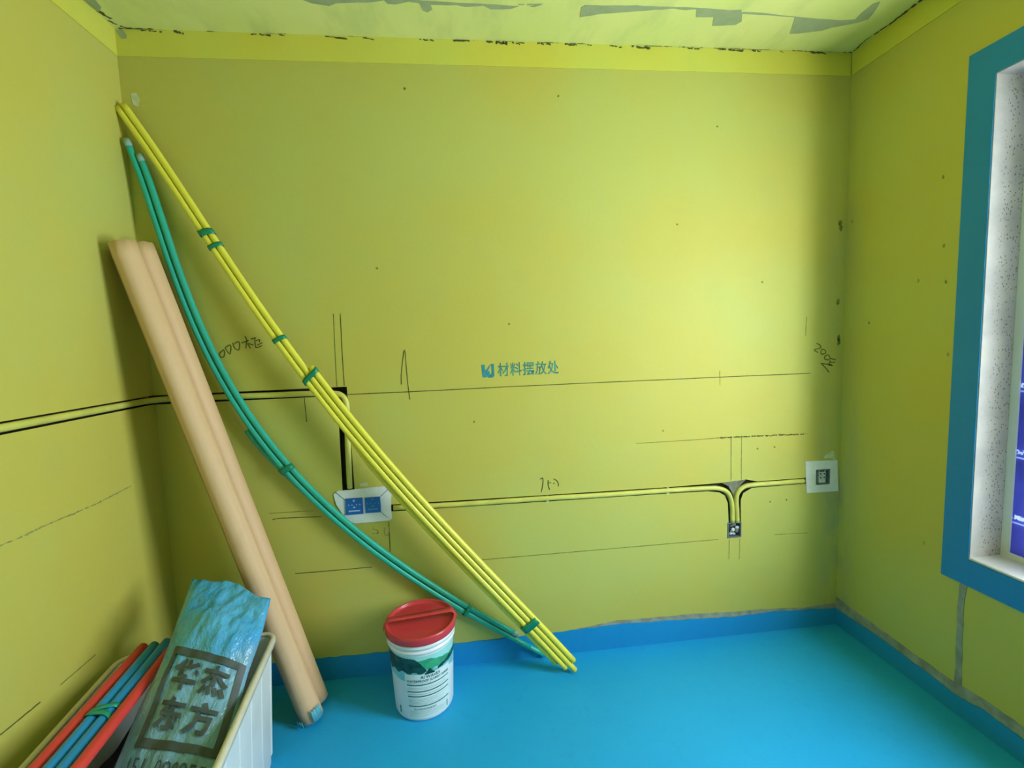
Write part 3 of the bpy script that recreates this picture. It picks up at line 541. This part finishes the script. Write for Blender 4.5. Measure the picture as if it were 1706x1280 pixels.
# ------------------------------------------------------------------ pail of waterproofing slurry
BC = Vector((1.068, -.190, 0)); pail = empty('slurry_pail', BC); tag(pail, 'white plastic pail with printed label and red handled lid', 'pail')
def lathe(prof, seg=64):
    V, F = [], []; n = len(prof)
    for k in range(seg):
        a = 2*PI*k/seg; V += [(BC.x+r*math.cos(a), BC.y+r*math.sin(a), z) for r, z in prof]
    for k in range(seg):
        j = (k+1) % seg
        for i in range(n-1): F.append((k*n+i, j*n+i, j*n+i+1, k*n+i+1))
    F.append(tuple(k*n for k in range(seg))[::-1])
    if prof[-1][0] > 1e-4: F.append(tuple(k*n+n-1 for k in range(seg)))
    bm = bmesh.new(); bm.from_mesh(mesh(V, F)); return from_bm(bm)
def rad(z): return .1225+(.1345-.1225)*min(1, max(0, (z-.012)/.28))
local(link('body', lathe([(.112, .0005), (.119, .003), (.1225, .012), (.1345, .292), (.1345, .298), (.1405, .299), (.1415, .303), (.1405, .310), (.1365, .312), (.1365, .318), (.1425, .319), (.1430, .325), (.1425, .336), (.12, .337)]), M['pail'], None, True), pail)
lid = local(link('lid', lathe([(.1400, .3375), (.1470, .339), (.1480, .343), (.1480, .362), (.1465, .3695), (.1425, .372), (.1385, .370), (.1370, .364), (.1355, .3585), (.125, .357), (.04, .3565), (.0001, .3565)]), M['lid'], None, True), pail)
# strap handle lying over the lid
ca_ = math.radians(8); hx, hy = Vector((math.cos(ca_), math.sin(ca_), 0)), Vector((-math.sin(ca_), math.cos(ca_), 0)); V, F = [], []; N = 32
for k in range(N+1):
    a = PI*k/N; t = -math.cos(a); bow = math.sin(a)
    c = BC+hx*(t*.1515)+hy*(.004-.004*bow)+Vector((0, 0, .346+.037*min(1, bow*2.0)-.003*max(0, bow-.6)))
    wv = hy*(.015+.006*max(0, t))
    V += [c-wv, c+wv, c+wv+Vector((0, 0, .003)), c-wv+Vector((0, 0, .003))] if abs(t) < .97 else [c-wv-hx*.0, c+wv, c+wv+hx*math.copysign(.003, t), c-wv+hx*math.copysign(.003, t)]
    if k:
        b = 4*k
        for i in range(4): F.append((b-4+i, b-4+(i+1) % 4, b+(i+1) % 4, b+i))
F += [(0, 1, 2, 3), tuple(range(4*N, 4*N+4))[::-1]]
bm = bmesh.new(); bm.from_mesh(mesh(V, F)); hd = link('handle', from_bm(bm), M['lid'], None, True); local(hd, lid)
ANG0 = math.atan2(-2.0962-BC.y, 1.2887-BC.x)             # label faces the doorway side
def cyl(deg, z, off): a = ANG0+math.radians(deg); r = rad(z)+off; return Vector((BC.x+r*math.cos(a), BC.y+r*math.sin(a), z))
def wrap_strip(name, a0, a1, lo, hi, mat, off, step=2.0, par=None):
    m = max(2, int(abs(a1-a0)/step)); V, F = [], []
    for k in range(m+1):
        a = a0+(a1-a0)*k/m; z0, z1 = (lo(a) if callable(lo) else lo), (hi(a) if callable(hi) else hi)
        for q in range(5): V.append(cyl(a, z0+(z1-z0)*q/4, off))
        if k:
            for q in range(4): b = 5*k+q; F.append((b-5, b, b+1, b-4))
    return local(link(name, mesh(V, F), mat, None, True), par or pail)
jz = lambda s, amp: (lambda a: amp*noise.noise(Vector((a*.11, s, 0)))+amp*.5*noise.noise(Vector((a*.4, s, 3))))
j1, j2, j3 = jz(1, .012), jz(2.3, .010), jz(4.1, .014)
wrap_strip('label_picture', -100, 100, .215, .288, M['label_sky'], .0006)
wrap_strip('label_picture', -100, 100, lambda a: .190+.012*math.sin(a*.05)+j1(a), lambda a: .222+j2(a), M['label_lake'], .0008)
wrap_strip('label_picture', -70, 66, lambda a: .226+j1(a)*.5, lambda a: .252+.020*math.exp(-((a-4)/28)**2)+j2(a)*.6, M['label_hill'], .0010)
wrap_strip('label_picture', -100, 7, lambda a: .216+.005*math.sin(a*.3)+j3(a)*.5, lambda a: .284-.004*max(0, (a+60)/34)-.062*max(0, (a+14)/22)**1.3+j1(a)*.3, M['label_dark'], .0012)
wrap_strip('label_picture', 26, 100, lambda a: .214+.0003*(a-26)+j2(a)*.6, lambda a: .226+.0006*(a-26)+j3(a)*.4, M['label_dark'], .0012)
PA0, PA1 = -34, 52
panel = wrap_strip('label_panel', PA0, PA1, .016, lambda a: .212+j2(a)*.2, M['label_white'], .0015)
wrap_strip('label_mark', 2, 20, .208, lambda a: .213+.020*abs(math.cos((a-11)*.165))*max(0, 1-abs(a-11)/9), M['label_dark'], .0019, .7, panel)
for z in (.163, .134, .113, .070): wrap_strip('label_rule', PA0+3, PA1-3, z, z+.0044, M['label_ink'], .0019, par=panel)
for z in (.172, .152, .146, .124, .103, .097, .091, .085, .079, .048, .042, .036, .028): wrap_strip('label_fine_line', PA0+4, PA0+4+random.uniform(35, 74), z, z+.0013, M['label_fine'], .0019, par=panel)
wrap_strip('label_fine_line', PA1-9, PA1-5, .024, .052, M['label_fine'], .0019)
wrap_strip('label_tick', -54, -50, .026, .058, M['label_hill'], .0015)
def wrap_text(body, deg, z, size, mat, bold=0):
    me = text_mesh(body, size, bold); o = link('label_text', me, mat)
    for v in me.vertices: v.co = cyl(deg+math.degrees(v.co.x/.1305), z+v.co.y, .0021)
    me.update(); return local(o, panel)
wrap_text('AI WAVES', 12, .198, .018, M['label_ink'], .0004); wrap_text('WATERPROOF SLURRY SERIES', 9, .182, .0136, M['label_ink'], .0003)
wrap_text('防水浆料执行标准涂料', 0, .058, .0095, M['label_ink'])

# ------------------------------------------------------------------ white tub with its contents
TH = math.radians(7); ex, ey = Vector((math.cos(TH), math.sin(TH), 0)), Vector((-math.sin(TH), math.cos(TH), 0))
TW, TL, TZ = .520, .80, .470; TO = Vector((.556, -.336, 0))-ex*TW/2-ey*TL/2          # centre of the tub
tub = empty('storage_tub', TO); tag(tub, 'large white plastic tub with yellow-lit rim beside the yellow-green wall', 'tub')
def rrect(w, l, r, z, n=6):
    out = []
    for cx, cy, a0 in ((w/2-r, l/2-r, 0), (-w/2+r, l/2-r, PI/2), (-w/2+r, -l/2+r, PI), (w/2-r, -l/2+r, PI*1.5)):
        for k in range(n+1):
            a = a0+PI/2*k/n; x, y = cx+r*math.cos(a), cy+r*math.sin(a); p = TO+ex*x+ey*y; out.append(Vector((p.x, p.y, z)))
    return out
def loft(rings, cap0=False, cap1=False, closed=False):
    V = [v for r in rings for v in r]; n = len(rings[0]); F = []
    for j in range(len(rings)-(0 if closed else 1)):
        j2_ = (j+1) % len(rings)
        for i in range(n): F.append((j*n+i, j*n+(i+1) % n, j2_*n+(i+1) % n, j2_*n+i))
    if cap0: F.append(tuple(range(n))[::-1])
    if cap1: F.append(tuple(range((len(rings)-1)*n, len(rings)*n)))
    bm = bmesh.new(); bm.from_mesh(mesh(V, F)); return from_bm(bm)
ins = .062
def tw(z, d=0): k = 1-z/TZ; return (TW-.024-ins*k-d*2, TL-.024-ins*k-d*2, .05-d)
local(link('shell', loft([rrect(*tw(.0), .001), rrect(*tw(.004, -.002), .006), rrect(*tw(.2), .2), rrect(*tw(.452), .452), rrect(*tw(.460, -.001), .460), rrect(*tw(.460, .006), .460), rrect(*tw(.2, .006), .2), rrect(*tw(.012, .006), .012)], True, True), M['tub'], None, True), tub)
rm_ = []
for d, z in ((.0, .449), (.0, .462), (-.003, .468), (-.010, .470), (-.018, .468), (-.020, .460), (-.014, .4605), (-.0115, .456), (-.0105, .449)): rm_.append(rrect(TW+2*d, TL+2*d, .055+d, z))
local(link('rim', loft(rm_, closed=True), M['rim'], None, True), tub)
for s in (-1, 1):                                          # stiffening ribs on the long sides
    for k in range(7):
        y = -.33+.11*k; V = []
        for z in (.03, .44):
            for dx, dy in ((0, -.009), (.0025, -.006), (.0025, .006), (0, .009)):
                x = s*(tw(z)[0]/2+dx-.001); q = TO+ex*x+ey*(y+dy); V.append((q.x, q.y, z))
        bm = bmesh.new(); bm.from_mesh(mesh(V, [(0, 1, 5, 4), (1, 2, 6, 5), (2, 3, 7, 6), (0, 3, 2, 1), (4, 5, 6, 7), (3, 0, 4, 7)])); local(link('side_rib', from_bm(bm), M['tub']), tub)
# dark crumpled bag filling the bottom
V, F = [], []; nx, ny = 22, 34
def tub_pt(a, b, z): w, l, r = tw(z, .016); p = TO+ex*(a*w/2)+ey*(b*l/2); return Vector((p.x, p.y, z))
for jj in range(ny+1):
    for ii in range(nx+1):
        a, b = -1+2*ii/nx, -1+2*jj/ny; edge = max(abs(a), abs(b)); aa, bb = a*.95, b*.95
        if abs(a) > .8 and abs(b) > .8: aa *= .97; bb *= .97
        fall = max(0, 1-edge**6); z = .06+.06*fall+.025*fall*noise.noise(Vector((a*3, b*4, 1)))+.26*fall*math.exp(-((a+.68)/.16)**2)*max(0, min(1, (1.0-b)/.3))
        V.append(tub_pt(aa, bb, max(.06, min(z, .40))))
nb = len(V)
for jj in range(ny+1):
    for ii in range(nx+1): a, b = -1+2*ii/nx, -1+2*jj/ny; V.append(tub_pt(a*.93, b*.93, .0155))
for jj in range(ny):
    for ii in range(nx):
        q = (jj*(nx+1)+ii, jj*(nx+1)+ii+1, (jj+1)*(nx+1)+ii+1, (jj+1)*(nx+1)+ii); F.append(q); F.append(tuple(nb+i for i in q[::-1]))
edge_ = [ii for ii in range(nx+1)]+[jj*(nx+1)+nx for jj in range(1, ny+1)]+[ny*(nx+1)+ii for ii in range(nx-1, -1, -1)]+[jj*(nx+1) for jj in range(ny-1, 0, -1)]
for k in range(len(edge_)): a, b = edge_[k], edge_[(k+1) % len(edge_)]; F.append((a, nb+a, nb+b, b))
bm = bmesh.new(); bm.from_mesh(mesh(V, F)); tag(link('plastic_bag', from_bm(bm), M['dark_bag'], None, True), 'dark crumpled plastic bag at the bottom of the white tub', 'bag')
# red and blue conduits tied with green tape
cb = empty('conduit_bundle', (.16, -.5, .40)); tag(cb, 'red and blue conduits tied with green tape lying in the white tub', 'conduit bundle')
PF, PN = Vector((.173, -.395, .4895)), Vector((.222, -.874, .4895)); dr = (PN-PF).normalized(); sd = dr.cross(Vector((0, 0, 1))).normalized(); up = sd.cross(dr); RB = .0165
def straight(a0, a1, u, h, mat):
    s0 = PF+sd*u[0]+up*h[0]; s1 = PF+dr*.9+sd*u[1]+up*h[1]; P = [s0.lerp(s1, a0/.9+(a1-a0)/.9*k/12) for k in range(13)]
    return local(link('conduit', tube(P, RB, 16), mat, None, True), cb)
straight(.0, .88, (.017, .016), (.0, 0), M['blue_pipe']); straight(-.01, .86, (-.018, -.017), (.0, -.002), M['blue_pipe'])
straight(.0, .87, (.052, .054), (.0, .0), M['red_pipe']); straight(.05, .87, (-.053, -.056), (-.0, -.0), M['red_pipe'])
tp = [PF+dr*t for t in (.20, .22, .24)]
bm = bmesh.new()
for t0, sk in ((.315, .01), (.335, -.012)):
    L = []
    for s in (-1, 1): L.append([bm.verts.new(PF+dr*(t0+s*.009+sk*math.cos(q))+sd*math.copysign(abs(math.cos(q))**.6, math.cos(q))*.0365+up*math.copysign(abs(math.sin(q))**.8, math.sin(q))*.0185) for q in (2*PI*k/28 for k in range(28))])
    for k in range(28): bm.faces.new((L[0][k], L[0][(k+1) % 28], L[1][(k+1) % 28], L[1][k]))
tq = link('tape', from_bm(bm), M['tie'], None, True); mm = tq.modifiers.new('t', 'SOLIDIFY'); mm.thickness = .0015; mm.offset = 1; local(tq, cb)
# blue printed bag reclining on the rim
BD, BN, B0_ = Vector((0, -.832, -.5547)), Vector((0, -.5547, .832)), Vector((0, -.295, .677))
def lerp_tab(tab, s):
    if s <= tab[0][0]: return tab[0][1]
    for (a, b), (c, d) in zip(tab, tab[1:]):
        if s <= c: return b+(d-b)*(s-a)/(c-a)
    return tab[-1][1]
XL = [(0, .247), (.1, .258), (.21, .270), (.34, .274), (.46, .262), (.566, .262), (.8, .275)]; XR = [(0, .548), (.113, .560), (.22, .568), (.355, .563), (.5, .560), (.6, .556), (.8, .552)]
BL = .78
def s_of(sf, t): top = .0+.105*max(0, (t-.15)/.85)+.012*math.sin(t*9); return top+(BL-top)*sf
def bag_pt(s, t, side, tt=None):
    xl, xr = lerp_tab(XL, s), lerp_tab(XR, s); top = .105*max(0, (t-.15)/.85); d = max(0, s-top)
    prof = (1-abs(2*t-1)**2.6)**.75 if 0 < t < 1 else 0
    fill = min(1, .10+d/.16)*min(1, (BL-s)/.10+.15) if s < BL else .15
    h = .055*prof*fill*(.75 if d < .12 else 1)
    wr_ = (.010*noise.noise(Vector((t*3.2, s*6, side)))+.008*noise.noise(Vector((t*7+s*9, s*4-t*5, side+3)))+(.010 if s < .24 else .010*max(0, 1-(s-.24)/.08))*(1-2*abs(noise.noise(Vector((t*4+s*14, s*9-t*7, 7)))))*.8)*prof**.5
    p = B0_+BD*s+Vector((xl+(xr-xl)*t, 0, 0)); p.x += .006*noise.noise(Vector((s*7, 0, 2)))*(2*abs(t-.5))
    return p+BN*((h+wr_)*side if side > 0 else -(h*.7-abs(wr_)*.2))+BN*.012*math.sin(s*5)
def build_bag():
    ns, nt = 70, 36; V, F = [], []
    for side in (1, -1):
        for j in range(ns+1):
            for i in range(nt+1): t = i/nt; V.append(bag_pt(s_of(j/ns, t), t, side))
    n1 = (ns+1)*(nt+1)
    for j in range(ns):
        for i in range(nt):
            a = j*(nt+1)+i; q = (a, a+1, a+nt+2, a+nt+1); F.append(q[::-1]); F.append(tuple(n1+k for k in q))
    for j in (0, ns):
        for i in range(nt): a = j*(nt+1)+i; F.append((a, a+1, n1+a+1, n1+a))
    bm = bmesh.new(); bm.from_mesh(mesh(V, F)); bmesh.ops.remove_doubles(bm, verts=bm.verts, dist=.0004); return from_bm(bm)
bag = link('printed_plastic_bag', build_bag(), M['bag'], None, True); tag(bag, 'blue plastic bag printed with framed Chinese characters, lying on the tub rim', 'bag')
FR = {'tl': (.326, .272), 'tr': (.558, .342), 'br': (.549, .583), 'bl': (.322, .537)}
def on_bag(a, b, off=.0040):              # a across, b down the printed frame
    x = (FR['tl'][0]*(1-a)+FR['tr'][0]*a)*(1-b)+(FR['bl'][0]*(1-a)+FR['br'][0]*a)*b; s = (FR['tl'][1]*(1-a)+FR['tr'][1]*a)*(1-b)+(FR['bl'][1]*(1-a)+FR['br'][1]*a)*b
    xl, xr = lerp_tab(XL, s), lerp_tab(XR, s); return bag_pt(s, (x-xl)/(xr-xl), 1)+BN*off
def bag_bar(a0, b0, a1, b1):
    n = 26; V, F = [], []; m = 3
    for k in range(n+1):
        for q in range(m+1):
            if a1-a0 > b1-b0: a, b = a0+(a1-a0)*k/n, b0+(b1-b0)*q/m
            else: a, b = a0+(a1-a0)*q/m, b0+(b1-b0)*k/n
            V.append(on_bag(a, b))
        if k:
            for q in range(m): w = (m+1)*k+q; F.append((w-m-1, w, w+1, w-m))
    local(link('printed_frame', mesh(V, F), M['bag_print'], None, True), bag)
bag_bar(0, 0, 1, .085); bag_bar(0, .915, 1, 1); bag_bar(0, .085, .07, .915); bag_bar(.93, .085, 1, .915)
def bag_text(body, a, b, size, bold, sx, sy):
    me = text_mesh(body, size, bold); bm = bmesh.new(); bm.from_mesh(me); bmesh.ops.triangulate(bm, faces=bm.faces)
    bmesh.ops.subdivide_edges(bm, edges=[e for e in bm.edges if e.calc_length() > size*.12], cuts=2); bmesh.ops.triangulate(bm, faces=bm.faces)
    for v in bm.verts: v.co = on_bag(a+v.co.x*sx, b-v.co.y*sy, .0055)
    m2 = bpy.data.meshes.new('m'); bm.to_mesh(m2); bm.free(); local(link('printed_text', m2, M['bag_print']), bag)
for ch, a, b in (('华', .30, .30), ('杰', .70, .30), ('东', .30, .70), ('方', .70, .70)): bag_text(ch, a, b, 1.0, .035, .35, .33)
bag_text('151', .12, 1.17, 1.0, .0, .19, .22); bag_text('000855', .66, 1.17, 1.0, .0, .19, .22)
